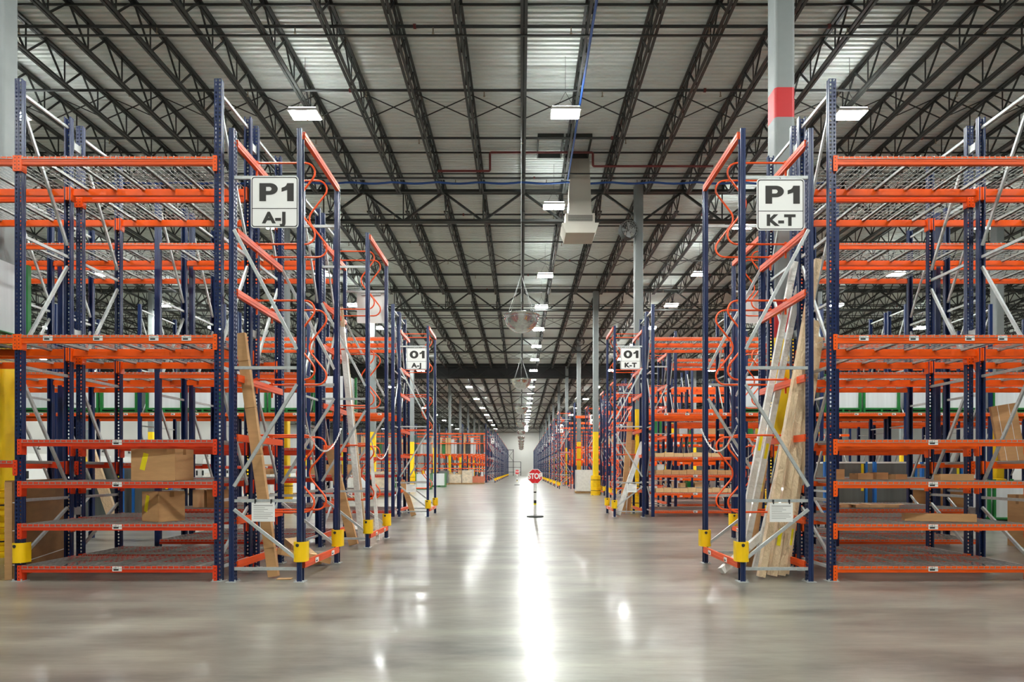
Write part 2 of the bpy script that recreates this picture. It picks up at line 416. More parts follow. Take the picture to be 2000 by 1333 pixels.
# ------------------------------------------------------------------ rack parts
UW, UD = .095, .062
def upright_mesh(H, holes=True):
    """C section: web faces -Y with two columns of punched slots, open towards +Y"""
    mb = MB(); w = UW/2; z0 = 0
    if holes:
        p = .0508; n = int(H/p); hx = .0115; hz = .0155
        xs = [-w, -.014, .014, w]     # hole cells left and right, solid strip between
        for (xa, xb) in ((-w+.006, -.006), (.006, w-.006)):
            xc = (xa+xb)/2
            for i in range(n):
                za = i*p; zb = za+p; zc = (za+zb)/2; y = -UD/2
                o = [(xa, za), (xc, za), (xb, za), (xb, zc), (xb, zb), (xc, zb), (xa, zb), (xa, zc)]
                inn = [(xc-hx*.7, zc-hz*.7), (xc, zc-hz), (xc+hx*.7, zc-hz*.7), (xc+hx, zc), (xc+hx*.8, zc+hz*.8), (xc, zc+hz), (xc-hx*.8, zc+hz*.8), (xc-hx, zc)]
                v = [(a, y, b) for a, b in o]+[(a, y, b) for a, b in inn]
                mb.add(v, [(k, (k+1) % 8, 8+(k+1) % 8, 8+k) for k in range(8)])
        H2 = n*p
        for xa, xb in ((-w, -w+.006), (-.006, .006), (w-.006, w)):
            mb.add([(xa, -UD/2, 0), (xb, -UD/2, 0), (xb, -UD/2, H2), (xa, -UD/2, H2)], [(0, 1, 2, 3)])
        mb.box(-.005, .005, -UD/2-.004, -UD/2, 0, H2)
        H = H2
    else:
        mb.add([(-w, -UD/2, 0), (w, -UD/2, 0), (w, -UD/2, H), (-w, -UD/2, H)], [(0, 1, 2, 3)])
        mb.box(-.005, .005, -UD/2-.004, -UD/2, 0, H)
    for s in (-1, 1):   # flanges with a pressed groove, then lips
        pr = [(s*w, -UD/2), (s*w, -.012), (s*(w-.006), -.006), (s*(w-.006), .006), (s*w, .012), (s*w, UD/2), (s*(w-.02), UD/2)]
        v = [(a, b, 0) for a, b in pr]+[(a, b, H) for a, b in pr]; n = len(pr)
        mb.add(v, [(i, i+1, n+i+1, n+i) for i in range(n-1)])
    return mb.mesh('upright', 'blue')
UM = {(6.35, True): upright_mesh(6.35), (5.71, True): upright_mesh(5.71), (6.35, False): upright_mesh(6.35, False), (5.71, False): upright_mesh(5.71, False)}
FOOT = MB().box(-.075, .075, -.065, .06, 0, .008).box(-.06, -.045, -.055, -.042, .008, .03).box(.045, .06, -.055, -.042, .008, .03).mesh('foot_plate', 'galv')
def brace(p, q):
    """galvanised channel brace; local mesh from p to q in the frame's plane"""
    key = ('brace', tuple(round(c, 3) for c in p), tuple(round(c, 3) for c in q))
    def f():
        mb = MB(); d = Vector(q)-Vector(p)
        up = Vector((1, 0, 0)) if abs(p[0]-q[0]) < .01 else Vector((0, 1, 0))
        mb.bar(p, q, .038, .028, up=up)
        return mb.mesh('brace', 'galv')
    return cached(CACHE, key, f)
FD = .836    # frame depth, upright centre to centre
BEAMH = .1
def beam_mesh(L, h, m_, conn=True):
    def f():
        mb = MB()
        # stepped box section, front face at y=-.045
        pr = [(-.045, 0), (-.045, -h), (.005, -h), (.005, -.025), (-.012, -.025), (-.012, 0)]
        pr = [(a, b) for a, b in pr]
        n = len(pr)
        v = [(-L/2, a, b) for a, b in pr]+[(L/2, a, b) for a, b in pr]
        mb.add(v, [tuple(range(n)), tuple(range(n, 2*n))[::-1]]+[(i, n+i, n+(i+1) % n, (i+1) % n) for i in range(n)])
        # pressed line on the face
        mb.box(-L/2, L/2, -.049, -.045, -h*.62, -h*.52)
        if not conn:
            for s in (-1, 1): mb.box(s*(L/2+.015)-.025, s*(L/2+.015)+.025, -.052, .03, -.17, .01)
        return mb.mesh('beam', m_)
    return cached(CACHE, ('beam', L, h, m_, conn), f)
def conn_mesh(m_):
    def f():
        mb = MB().box(-.004, .045, -.054, -.047, -.185, .012).box(-.004, .003, -.047, .035, -.185, .012)
        for k in range(4): mb.box(.018, .028, -.056, -.054, -.16+k*.045, -.148+k*.045, None)
        return mb.mesh('conn', m_)
    return cached(CACHE, ('conn', m_), f)
def conn_mesh_m(m_):
    def f():
        mb = MB(); mb.box(-.045, .004, -.054, -.047, -.185, .012, m_).box(-.003, .004, -.047, .035, -.185, .012, m_)
        for k in range(4): mb.box(-.028, -.018, -.0555, -.054, -.16+k*.045, -.146+k*.045, 'black')
        return mb.mesh('conn')
    return cached(CACHE, ('connm', m_), f)
def conn_mesh_p(m_):
    def f():
        mb = MB(); mb.box(-.004, .045, -.054, -.047, -.185, .012, m_).box(-.004, .003, -.047, .035, -.185, .012, m_)
        for k in range(4): mb.box(.018, .028, -.0555, -.054, -.16+k*.045, -.146+k*.045, 'black')
        return mb.mesh('conn')
    return cached(CACHE, ('connp', m_), f)
def deck_mesh(L, fall=True):
    def f():
        mb = MB(); d0, d1 = -.03, FD+.03-.0; t = .0055; n = int(L/.07)
        for i in range(n+1):
            x = -L/2+.01+(L-.02)*i/n
            mb.box(x-t/2, x+t/2, d0-.022, d1+.02, .004, .004+t)
            mb.box(x-t/2, x+t/2, d0-.024, d0-.024+t, -.03, .004+t)
        for i in range(9):
            y = d0+(d1-d0)*i/8; mb.box(-L/2, L/2, y-t/2, y+t/2, -.001, .0045)
        mb.box(-L/2, L/2, d0-.026, d0-.02, -.033, -.027)
        for k in (-1, 0, 1):
            x = k*L*.33
            mb.box(x-.022, x+.022, -.005, FD+.005, -.004, -.001); mb.box(x-.022, x-.019, -.005, FD+.005, -.03, -.002); mb.box(x+.019, x+.022, -.005, FD+.005, -.03, -.002)
        return mb.mesh('wire_deck', 'wire')
    return cached(CACHE, ('deck', L), f)
def deck_lo(L):
    def f():
        mb = MB(); t = .008
        for i in range(int(L/.14)+1):
            x = -L/2+.01+i*.14; mb.box(x-t/2, x+t/2, -.05, FD+.04, .004, .004+t)
        for i in range(6): y = -.03+(FD+.06)*i/5; mb.box(-L/2, L/2, y-t/2, y+t/2, -.002, .004)
        for k in (-1, 0, 1): mb.box(k*L*.33-.02, k*L*.33+.02, -.005, FD+.005, -.03, -.004)
        return mb.mesh('wire_deck', 'wire')
    return cached(CACHE, ('decklo', L), f)
LAB = MB().box(-.06, .06, -.0025, 0, -.03, .03, 'paper').box(-.045, .02, -.0035, -.0025, -.02, .0, 'ink').box(-.045, .0, -.0035, -.0025, .01, .018, 'grey_ink').mesh('label')
SMALL = [.19, .72, 1.255, 1.784, 3.107, 5.36]
BIG = [1.52, 3.107, 5.36]
def guard_part(parent, loc, rz=0):
    def f():
        mb = MB(); n = 12; r0, r1 = .075, .083; pts = []
        a = [PI+PI*k/n for k in range(n+1)]
        o = [(r1, .07)]+[(-r1*math.cos(t_), r1*math.sin(t_)*.95) for t_ in a[::1]]+[(-r1, .07)]
        o = [(-r1, .07)]+[(r1*math.cos(t_), r1*math.sin(t_)*.95) for t_ in a]+[(r1, .07)]
        i_ = [(-r0, .07)]+[(r0*math.cos(t_), r0*math.sin(t_)*.95) for t_ in a]+[(r0, .07)]
        k = len(o); v = [(x, y, z) for z in (-.125, .125) for x, y in o]+[(x, y, z) for z in (-.125, .125) for x, y in i_]
        fs = []
        for j in range(k-1):
            fs += [(j, j+1, k+j+1, k+j), (2*k+j+1, 2*k+j, 3*k+j, 3*k+j+1), (k+j, k+j+1, 3*k+j+1, 3*k+j), (j+1, j, 2*k+j, 2*k+j+1)]
        mb.add(v, fs)
        return mb.mesh('guard', 'yellow')
    g = part('upright_guard', cached(CACHE, 'ug', f), parent, loc, (0, 0, rz))
    e = cached(CACHE, 'emb', lambda: MB().prism([(-.022, .012), (-.018, -.012), (0, -.024), (.018, -.012), (.022, .012), (0, .022)], -.0825, -.079, axis='y').mesh('emblem', 'ink'))
    part('emblem', e, g, (-.012, -.001, .085))
    return g

def frame(t, x, yf, lo, H=6.35, rot=0, foot=True):
    """two uprights with braces between, in the YZ plane; x, yf relative to the thing"""
    um = UM[(H, not lo)]
    for yy, rz in ((yf, 0), (yf+FD, PI)):
        u = part('upright', um, t, (x, yy, .004), (0, 0, rz))
        if not lo: part('foot_plate', FOOT, u, (0, 0, -.004))
    a, b = .03, FD-.03
    hz = [.17, 1.02, 2.72, 4.39, 6.2]; dg = [((a, 6.03), (b, 4.55)), ((b, 4.25), (a, 2.95)), ((a, 2.55), (b, 1.2)), ((b, .88), (a, .3))]
    for z in hz: part('horizontal_brace', brace((0, a, z), (0, b, z)), t, (x, yf, 0))
    for (ya, za), (yb, zb) in dg: part('diagonal_brace', brace((0, ya, za), (0, yb, zb)), t, (x, yf, 0))

def rack(xs, y0, bays, label, lo=0, labels=False, low_red=True, guards=(), cat='pallet rack', group=None, deck=True, braces=True):
    """xs: upright centre lines; bays: list of level lists (one per gap)"""
    cx = sum(xs)/len(xs)
    t = thing('pallet_rack', label, cat, (cx, y0, 0), 0, group)
    for x in xs: frame(t, x-cx, 0, lo)
    for i, lv in enumerate(bays):
        xa, xb = sorted((xs[i], xs[i+1])); xm = (xa+xb)/2-cx; L = xb-xa-UW
        for z in lv:
            big = z > 2.5; h = .1 if big else .078
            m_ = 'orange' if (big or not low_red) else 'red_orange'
            for side, yy, rz in ((0, 0, 0), (1, FD, PI)):
                bm = part('beam', beam_mesh(round(L, 3), h, m_, lo == 0 and False or lo > 0), t, (xm, yy, z), (0, 0, rz))
                if lo == 0:
                    part('beam_connector', conn_mesh_m(m_), bm, (-L/2, 0, 0)); part('beam_connector', conn_mesh_p(m_), bm, (L/2, 0, 0))
                if labels and side == 0:
                    for fx in ((-.36, -.1, .19, .36) if z == 3.107 else (() if z > 5 else (.0,))):
                        part('barcode_label', LAB, bm, (fx*L, -.05, -.032 if z < 3 else -.04))
            if deck:
                dl = round(L/2-.01, 3)
                for s in (-1, 1):
                    part('wire_deck', deck_mesh(dl) if lo < 2 else deck_lo(dl), t, (xm+s*(dl/2+.005), 0, z))
    for gx in guards: guard_part(t, (gx-cx, 0, .36))
    return t

# ---- end-of-aisle units with S-shaped divider hoops
UX0, UX1 = 2.78, 3.63
def hoop_mesh(zA, zB, s):
    def f():
        zm = (zA+zB)/2; mb = MB()
        pts = [(0, 0, zA), (.93, 0, zA), (.50, 0, zm), (.93, 0, zB), (0, 0, zB)]
        pts = [(-s*a+0, b, c) for a, b, c in pts]
        mb.tube(fillet(pts, (.13, .16, .13)), .0135, 8)
        for z in (zA, zB): mb.box(-.012, .012, -.006, .006, z-.19, z+.03); mb.box(-.03, .03, -.03, .03, z-.01, z+.012)
        return mb.mesh('hoop', 'hoop', smooth=False)
    return cached(CACHE, ('hoop', zA, zB, s), f)
def end_unit(s, y0, label, lo=0, L=1.54, sx=0.0, hoops=True, guards=True):
    """s=-1 left of the aisle, +1 right. sx shifts it away from the aisle"""
    ox = s*(UX0+sx)
    t = thing('end_of_aisle_rack', label, 'rack', (ox, y0, 0), 0)
    W = UX1-UX0
    for yy in (0, L):
        for u, rz in ((0, 1), (W, -1)):
            o = part('upright', UM[(5.71, lo == 0)], t, (s*u, yy, .004), (0, 0, (PI/2)*rz*s))
            if lo == 0: part('foot_plate', FOOT, o, (0, 0, -.004))
        A, B = s*.03, s*(W-.03)
        for z in (.165, 1.02, 2.69, 5.08): part('horizontal_brace', brace((A, 0, z), (B, 0, z)), t, (0, yy-.02, 0))
        for (ua, za), (ub, zb) in (((B, 4.42), (A, 2.92)), ((A, 2.48), (B, 1.2)), ((B, .91), (A, .29))):
            part('diagonal_brace', brace((ua, 0, za), (ub, 0, zb)), t, (0, yy-.035, 0))
    Lb = round(L-UW*.8, 3)
    for z in (.255, 5.69):
        part('beam', beam_mesh(Lb, .09, 'hoop', True), t, (0, L/2, z), (0, 0, (-PI/2 if s > 0 else PI/2)))
    for z in (.25, .81, 1.86, 2.62, 3.70, 4.47, 5.59):
        part('beam', beam_mesh(Lb, .09, 'hoop', True), t, (s*W, L/2, z), (0, 0, (-PI/2 if s > 0 else PI/2)))
    if hoops and lo < 2:
        for yy in (.65, 1.16):
            for zA, zB in ((5.60, 4.49), (3.72, 2.64), (1.88, .83)):
                part('divider_hoop', hoop_mesh(zA, zB, s), t, (s*(W-.02), yy, 0))
    if guards:
        for yy in (0, L): guard_part(t, (0, yy, .38), 0)
    if lo == 0:
        lm = LAB
        for k in (.3, .75): part('barcode_label', LAB, t, (-s*.054, k*L, .21), (0, 0, -s*PI/2))
    return t

def text(s, size, loc, parent, m_, bold=0, sx=1, name='lettering', rot=(PI/2, 0, 0), spacing=1.0):
    def f():
        c = bpy.data.curves.new(name, 'FONT'); c.body = s; c.size = size; c.align_x = 'CENTER'; c.align_y = 'CENTER'
        c.offset = bold; c.extrude = .001; c.space_character = spacing
        o = bpy.data.objects.new(name, c); COL.objects.link(o); bpy.context.view_layer.update()
        me = bpy.data.meshes.new_from_object(o); me.materials.clear(); me.materials.append(M[m_])
        bpy.data.objects.remove(o); bpy.data.curves.remove(c); return me
    o = part(name, cached(CACHE, ('txt', s, size, bold, m_), f), parent, loc, rot); o.scale = (sx, 1, 1)
    return o
def glyph(ch, h, cx, cz):
    """heavy sign glyphs as flat plates in the XZ plane, cap height h, centred on cx, cz"""
    mb = MB(); y0, y1 = -.0025, -.0008
    def loop(o, i):
        n = len(o); v = [(cx+a*h, y0, cz+(b-.5)*h) for a, b in o]+[(cx+a*h, y0, cz+(b-.5)*h) for a, b in i]
        mb.add(v, [(k, (k+1) % n, n+(k+1) % n, n+k) for k in range(n)])
    def poly(p):
        mb.prism([(cx+a*h, cz+(b-.5)*h) for a, b in p], y0, y1, axis='y')
    if ch == '1':
        poly([(-.06, 0), (.22, 0), (.22, 1), (-.06, 1)]); poly([(-.06, .62), (-.06, 1), (-.1, .88), (-.17, .80), (-.3, .74), (-.3, .52)])
    elif ch == 'P':
        poly([(-.4, 0), (-.11, 0), (-.11, 1), (-.4, 1)]); o = []; i = []
        for k in range(17):
            th = PI/2-PI*k/16; o.append((.06+.34*math.cos(th), .68+.32*math.sin(th))); i.append((.02+.11*math.cos(th), .68+.115*math.sin(th)))
        o = [(-.12, 1)]+o+[(-.12, .36)]; i = [(-.12, .795)]+i+[(-.12, .565)]
        loop(o[:-1]+[o[-1]], i)
        mb.f.pop(); mb.mi.pop()
    elif ch == 'O':
        a = [2*PI*k/28 for k in range(28)]
        loop([(.45*math.cos(t), .5+.52*math.sin(t)) for t in a], [(.16*math.cos(t), .5+.27*math.sin(t)) for t in a])
    return mb.mesh('glyph_'+ch, 'ink')
def rrect(w, h, r, n=5):
    out = []
    for cx, cy, a0 in ((w/2-r, h/2-r, 0), (-(w/2-r), h/2-r, 90), (-(w/2-r), -(h/2-r), 180), (w/2-r, -(h/2-r), 270)):
        for k in range(n): th = math.radians(a0+90*k/(n-1)); out.append((cx+r*math.cos(th), cy+r*math.sin(th)))
    return out
def ring(mb, w, h, r, t, y0, y1):
    o = rrect(w, h, r); i = rrect(w-2*t, h-2*t, r-t*.6); n = len(o)
    v = [(a, y0, b) for a, b in o]+[(a, y0, b) for a, b in i]
    mb.add(v, [(k, (k+1) % n, n+(k+1) % n, n+k) for k in range(n)]); return mb
def sign(cx, y, zc, top, bot, label, w=.595, h=.645, lo=False):
    t = thing('aisle_sign', label, 'sign', (cx, y, zc))
    part('sign_panel', cached(CACHE, ('sp', w, h), lambda: MB().prism(rrect(w, h, .04), 0, .006, axis='y').mesh('panel', 'white')), t)
    def bd():
        mb = ring(MB(), w-.02, h-.02, .034, .011, -.0012, 0); mb.box(-w/2+.014, w/2-.014, -.0012, -.0004, -h*.125-.004, -h*.125+.004); return mb.mesh('border', 'ink')
    part('border_line', cached(CACHE, ('sb', w, h), bd), t)
    if top[0] in 'PO':
        part('lettering', cached(CACHE, 'g'+top[0], lambda: glyph(top[0], .225, 0, 0)), t, (-.075, 0, h*.19)).scale = (1.28, 1, 1)
    else: text(top[0], .31, (-.08, -.0015, h*.19), t, 'ink', .016, 1.1)
    part('lettering', cached(CACHE, 'g1', lambda: glyph('1', .225, 0, 0)), t, (.175, 0, h*.19)).scale = (1.3, 1, 1)
    text(bot, .185, (0, -.0015, -h*.315), t, 'ink', .0095, 1.15, spacing=1.1)
    if not lo:
        part('hook', MB().bar((0, 0, h/2), (0, .03, h/2+.03), .006, .006).mesh('hook', 'dark_steel'), t)
    return t

# ================================================================== row P (nearest)
XA = 3.83
lx = [-3.83, -6.35, -8.87, -11.39, -13.91, -16.43, -18.95]
rx = [3.93, 6.45, 8.97, 11.49, 14.01, 16.53, 19.05]
rxs = [v+1.57 for v in rx]      # rows standing further back from the aisle
Y_P = 7.79
rows = (Y_P, 8.86, 10.75, 11.85)
nm = ['front row', 'second row behind the front one', 'third row', 'fourth row']
for i, y in enumerate(rows):
    n = 2 if i < 2 else 3
    rack(lx[:n+1], y, [SMALL]+[BIG]*(n-1), 'navy and orange pallet rack on the left, '+nm[i], 0 if i < 2 else 1, labels=(i == 0), guards=(lx[1],) if i == 0 else ())
    rack(rx[:n+1] if i < 2 else rxs[:n+1], y, [SMALL]+[BIG]*(n-1), 'navy and orange pallet rack on the right, '+nm[i], 0 if i < 2 else 1, labels=(i == 0), low_red=False)
for s, nmx in ((-1, 'left'), (1, 'right')):
    end_unit(s, 7.74, 'narrow end-of-aisle rack with orange hoops on the %s, nearest' % nmx)
    end_unit(s, 11.13, 'narrow end-of-aisle rack with orange hoops on the %s, behind the nearest' % nmx, 0, sx=0 if s < 0 else 1.6)
# row spacers between back-to-back rows
def spacer_mesh():
    mb = MB().box(-.02, .02, -.06, .06, -.05, .05); mb.box(-.03, .03, -.068, -.06, -.06, .06).box(-.03, .03, .06, .068, -.06, .06)
    return mb.mesh('spacer', 'galv')
SPM = spacer_mesh()
for o in [o for o in COL.objects if o.name in ('pallet_rack.002', 'pallet_rack.003')]:
    for x in (lx[:3] if o.location.x < 0 else rx[:3]):
        for z in (.82, 3.35, 6.0): part('row_spacer', SPM, o, (x-o.location.x, -.1, z))
# ================================================================== row O
Y_O = 18.35
for i, y in enumerate((Y_O, 19.37)):
    rack(lx[:7], y, [SMALL]+[BIG]*5, 'pallet rack of the second block on the left, %s row' % ORD[i], 1, labels=(i == 0))
for i, y in enumerate((Y_O, 19.37, 21.9, 22.95)):
    rack((rx if i < 2 else rxs)[:6], y, [SMALL]+[BIG]*4, 'pallet rack of the second block on the right, %s row' % ORD[i], 1, labels=(i == 0), low_red=False)
end_unit(-1, 18.3, 'narrow end-of-aisle rack on the left in the second block', 0)
end_unit(1, 18.3, 'narrow end-of-aisle rack on the right in the second block', 0)
end_unit(1, 21.9, 'narrow end-of-aisle rack on the right behind the second sign', 1, sx=1.6)

# signs
sign(PX(537, 7.69), 7.68, PZ(395.5, 7.69), 'P1', 'A-J', 'white sign reading P1 A-J on the nearest left rack end')
sign(PX(1524, 7.69), 7.68, PZ(400.5, 7.69), 'P1', 'K-T', 'white sign reading P1 K-T on the nearest right rack end')
sign(PX(814, 18.25), 18.22, PZ(701.5, 18.25), 'O1', 'A-J', 'white sign reading O1 A-J on the second left rack end')
sign(PX(1231, 18.25), 18.22, PZ(701, 18.25), 'O1', 'K-T', 'white sign reading O1 K-T on the second right rack end')
def sign_back(cx, y, zc, label):
    t = thing('aisle_sign', label, 'sign', (cx, y, zc), PI)
    part('sign_panel', MB().prism(rrect(.595, .645, .04), 0, .006, axis='y').mesh('panel', 'white'), t)
    part('bracket', MB().box(-.2, .2, .006, .036, .25, .29).mesh('b', 'galv'), t)
sign_back(-3.1, 12.70, 4.76, 'grey back of the sign hanging on the left end rack of the nearest block')
sign_back(4.78, 12.70, 4.76, 'grey back of the sign hanging on the right end rack of the nearest block')
def placard(cx, y, zt, label, group=None):
    t = thing('notice_sheet', label, 'notice', (cx, y, zt), 0, group)
    part('sheet', cached(CACHE, 'pl', lambda: MB().box(-.145, .145, 0, .002, -.24, 0).mesh('sheet', 'paper')), t)
    def f():
        mb = MB(); mb.box(-.12, .12, -.001, 0, -.045, -.035)
        for k, (a, b) in enumerate(((-.12, .02), (-.12, .06), (-.12, .01), (-.12, .12), (-.12, .1), (-.12, .12), (-.12, .06))):
            mb.box(a, b, -.001, 0, -.068-k*.022, -.063-k*.022)
        return mb.mesh('lines', 'grey_ink')
    part('text_lines', cached(CACHE, 'pt', f), t)
    for x in (-.1, .1): part('binder_clip', cached(CACHE, 'clip', lambda: MB().box(-.005, .005, -.012, .02, -.015, .04).mesh('clip', 'black')), t, (x, 0, 0))
placard(PX(515, 7.7), 7.685, 1.0, 'white notice sheet clipped to the brace below the P1 A-J sign')
placard(PX(1525, 7.7), 7.685, .995, 'white notice sheet clipped to the brace below the P1 K-T sign')
placard(PX(803, 18.2), 18.2, .98, 'white notice sheet clipped to the brace below the O1 A-J sign')
placard(PX(1234, 18.2), 18.2, .98, 'white notice sheet clipped to the brace below the O1 K-T sign')

# ================================================================== distant blocks
def far_rack(xs, y0, levels, label, group=None):
    cx = sum(xs)/len(xs); t = thing('pallet_rack', label, 'pallet rack', (cx, y0, 0), 0, group)
    for x in xs:
        for yy, rz in ((0, 0), (FD, PI)): part('upright', UM[(6.35, False)], t, (x-cx, yy, 0), (0, 0, rz))
        def f():
            mb = MB()
            zs = [.3, 1.2, 2.6, 4.3, 6.1]
            for k in range(4):
                a, b = (0, FD) if k % 2 else (FD, 0); mb.bar((0, a, zs[k]), (0, b, zs[k+1]), .03, .03, up=(1, 0, 0))
            return mb.mesh('zig', 'galv')
        part('zigzag_brace', cached(CACHE, 'zig', f), t, (x-cx, 0, 0))
    for i in range(len(xs)-1):
        xa, xb = sorted((xs[i], xs[i+1])); L = round(xb-xa-UW, 3)
        for z in levels:
            for yy, rz in ((0, 0), (FD, PI)):
                bm = part('beam', beam_mesh(L, .11, 'orange', True), t, ((xa+xb)/2-cx, yy, z), (0, 0, rz))
                if yy == 0 and z < 4:
                    for fx in (-.3, 0, .3): part('barcode_label', LAB, bm, (fx*L, -.052, -.05))
            part('wire_deck', deck_lo(L), t, ((xa+xb)/2-cx, 0, z))
    return t
def far_end(s, y0, sx, label, ln=1.6, txt=None):
    t = end_unit(s, y0, label, 2 if y0 > 60 else 1, L=ln, sx=sx, hoops=y0 < 60)
    if txt:
        sign(s*(3.2+sx), y0-.08, 4.78, txt, 'A-J' if s < 0 else 'K-T', 'small distant white sign reading %s %s on the %s side' % (txt, 'A-J' if s < 0 else 'K-T', 'left' if s < 0 else 'right'), lo=True)
LV = [.35, 1.3, 2.2, 3.107, 5.36]
# right: N and M stand back from the aisle
for k, (y, sx, sg) in enumerate(((29.4, 1.72, None), (33.3, 1.72, None), (41.2, 1.7, 'M1'))):
    far_end(1, y, sx, 'blue and orange end rack set back from the aisle on the right, %s of three' % ORD[k], 1.54, sg)
    xs = [rx[0]+sx+2.52*j for j in range(6 if y > 35 else 5)]
    far_rack(xs, y, [.19, 1.0, 1.78, 3.107, 4.3, 5.36], 'pallet rack set back from the aisle on the right, %s of three' % ORD[k])
    far_rack(xs, y+1.05, [.19, 1.0, 1.78, 3.107, 4.3, 5.36], 'pallet rack set back on the right, standing behind the %s of three' % ORD[k])
letters = 'L1 K1 J1 H1 G1 F1 E1 D1 C1 B1 A1'.split()
yr = [44.8+6.1*k for k in range(16)]
for k, y in enumerate(yr):
    sg = letters[k//2] if k % 2 == 0 and k//2 < 8 else None
    if k == 0: sg = None
    if k == 1: sg = 'L1'
    if k == 2: sg = None
    if k == 3: sg = 'K1'
    if k == 4: sg = 'J1'
    if k == 6: sg = 'H1'
    if k > 6: sg = {8: 'G1', 10: 'F1', 12: 'E1'}.get(k)
    far_end(1, y, 0, 'distant end rack with yellow guards on the right aisle edge, %s going away' % ORD[k], 2.2, sg)
    far_rack(rx[:4], y+.2, LV, 'distant pallet rack on the right side of the aisle, %s going away' % ORD[k])
yl = [66.0+6.1*k for k in range(12)]
for k, y in enumerate(yl):
    sg = letters[k//2+1] if k % 2 == 1 and k < 12 else None
    far_end(-1, y, 0.05, 'distant end rack with yellow guards on the left aisle edge, %s going away' % ORD[k], 2.2, sg)
    far_rack(lx if k < 2 else lx[:4], y+.2, [.35, 1.6, 3.107, 4.3, 5.36] if k == 0 else LV, 'distant pallet rack on the left side of the aisle, %s going away' % ORD[k])

# ================================================================== stop signs
def stop_sign(x, y, zc, label):
    t = thing('stop_sign', label, 'stop sign', (x, y, 0))
    b = MB().lathe([(0, 0), (.25, 0), (.25, .035), (.2, .05), (.06, .06), (.06, .0)], 28).mesh('base', 'dark_grey'); part('base', b, t)
    p = MB(); r = .042
    for z0, z1, m_ in ((.05, .36, 'white'), (.36, .41, 'ylabel'), (.41, .50, 'black'), (.5, .72, 'white'), (.72, .76, 'black'), (.76, zc, 'white')):
        p.tube([(0, 0, z0), (0, 0, z1)], r, 14, m_)
    part('post', p.mesh('post'), t)
    def octa(rr): return [(rr*math.cos(PI/8+k*PI/4), rr*math.sin(PI/8+k*PI/4)) for k in range(8)]
    f = part('sign_face', MB().prism(octa(.235), -.012, 0, 'white', 'y').prism(octa(.215), -.0135, -.012, 'stopred', 'y').mesh('face'), t, (0, -.045, zc))
    text('STOP', .225, (0, -.0145, 0), f, 'white', .009, .76)
    for z in (.17, -.17): part('bolt', MB().tube([(0, -.018, z), (0, -.013, z)], .008, 8).mesh('bolt', 'white'), f)
    return t
stop_sign(PX(1045, 18.3), 18.3, PZ(931, 18.3), 'red octagonal STOP sign on a striped post in the aisle')
stop_sign(PX(1010, 56), 56, 1.2, 'small distant STOP sign standing far down the aisle')

# ================================================================== mirrors, HVAC, pipes
def dome(y, label, zb=5.1):
    t = thing('dome_mirror', label, 'mirror', (0, y, zb))
    def f():
        prof = [(.457*math.sin(a), .44*(1-math.cos(a))) for a in [PI/2*k/12 for k in range(13)]]+[(.48, .44), (.48, .46), (.455, .46)]
        prof[0] = (.001, 0)
        return MB().lathe(prof, 36).mesh('dome', 'chrome', smooth=True)
    part('mirror_dome', cached(CACHE, 'dome', f), t)
    def g():
        mb = MB()
        for k in range(4):
            th = PI/4+k*PI/2; mb.bar((.45*math.cos(th), .45*math.sin(th), .46), (0, 0, 1.5), .008, .008)
        mb.bar((0, 0, 1.5), (0, 0, ZJB-zb), .008, .008); return mb.mesh('chain', 'galv')
    part('hanging_chain', cached(CACHE, ('dchain', round(zb, 1)), g), t)
for i, y in enumerate((15.9, 28.6, 41.5, 54.5, 66.5, 78, 88, 98, 108, 118)):
    dome(y, 'half-dome convex mirror hanging over the aisle, %s going away' % ORD[i], 4.95 if i == 0 else 5.15)

def hvac():
    y = 20.4
    t = thing('air_unit', 'beige sheet-metal air duct and diffuser hanging from the roof', 'air duct', (PX(1131, y), y, 0))
    def fr(w0, w1, d, z0, z1):
        v = [(s*w0/2, a*d/2, z0) for s, a in ((-1, -1), (1, -1), (1, 1), (-1, 1))]+[(s*w1/2, a*d/2, z1) for s, a in ((-1, -1), (1, -1), (1, 1), (-1, 1))]
        return v, [(3, 2, 1, 0), (4, 5, 6, 7), (0, 1, 5, 4), (1, 2, 6, 5), (2, 3, 7, 6), (3, 0, 4, 7)]
    part('duct', MB().add(*fr(.76, .6, .7, PZ(427, y), ZC-.1)).mesh('duct', 'duct'), t)
    mb = MB(); mb.add(*fr(.95, .95, .85, PZ(446, y), PZ(427, y))); part('diffuser_box', mb.mesh('db', 'duct'), t)
    g = MB().box(-.4, .4, -.435, -.428, PZ(442, y), PZ(431, y), 'black')
    for k in range(5): g.box(-.4, .4, -.44, -.435, PZ(441-2*k, y), PZ(440.3-2*k, y), 'duct')
    part('grille', g.mesh('grille'), t)
    part('hood', MB().add(*fr(.95, 1.2, 1.0, PZ(466, y), PZ(447, y))).mesh('hood', 'duct'), t)
hvac()
for px in (1074, 1128):
    y = 19.4
    mb = MB(); x = PX(px, y)
    mb.box(-.4, .4, -.6, -.56, ZC-.2, ZC-.04).box(-.4, .4, .56, .6, ZC-.2, ZC-.04).box(-.4, -.36, -.56, .56, ZC-.2, ZC-.04).box(.36, .4, -.56, .56, ZC-.2, ZC-.04)
    struct('roof_curb_trim', mb.mesh('curb', 'joist'), (x, y, 0), label='dark steel curb frame around a roof opening')

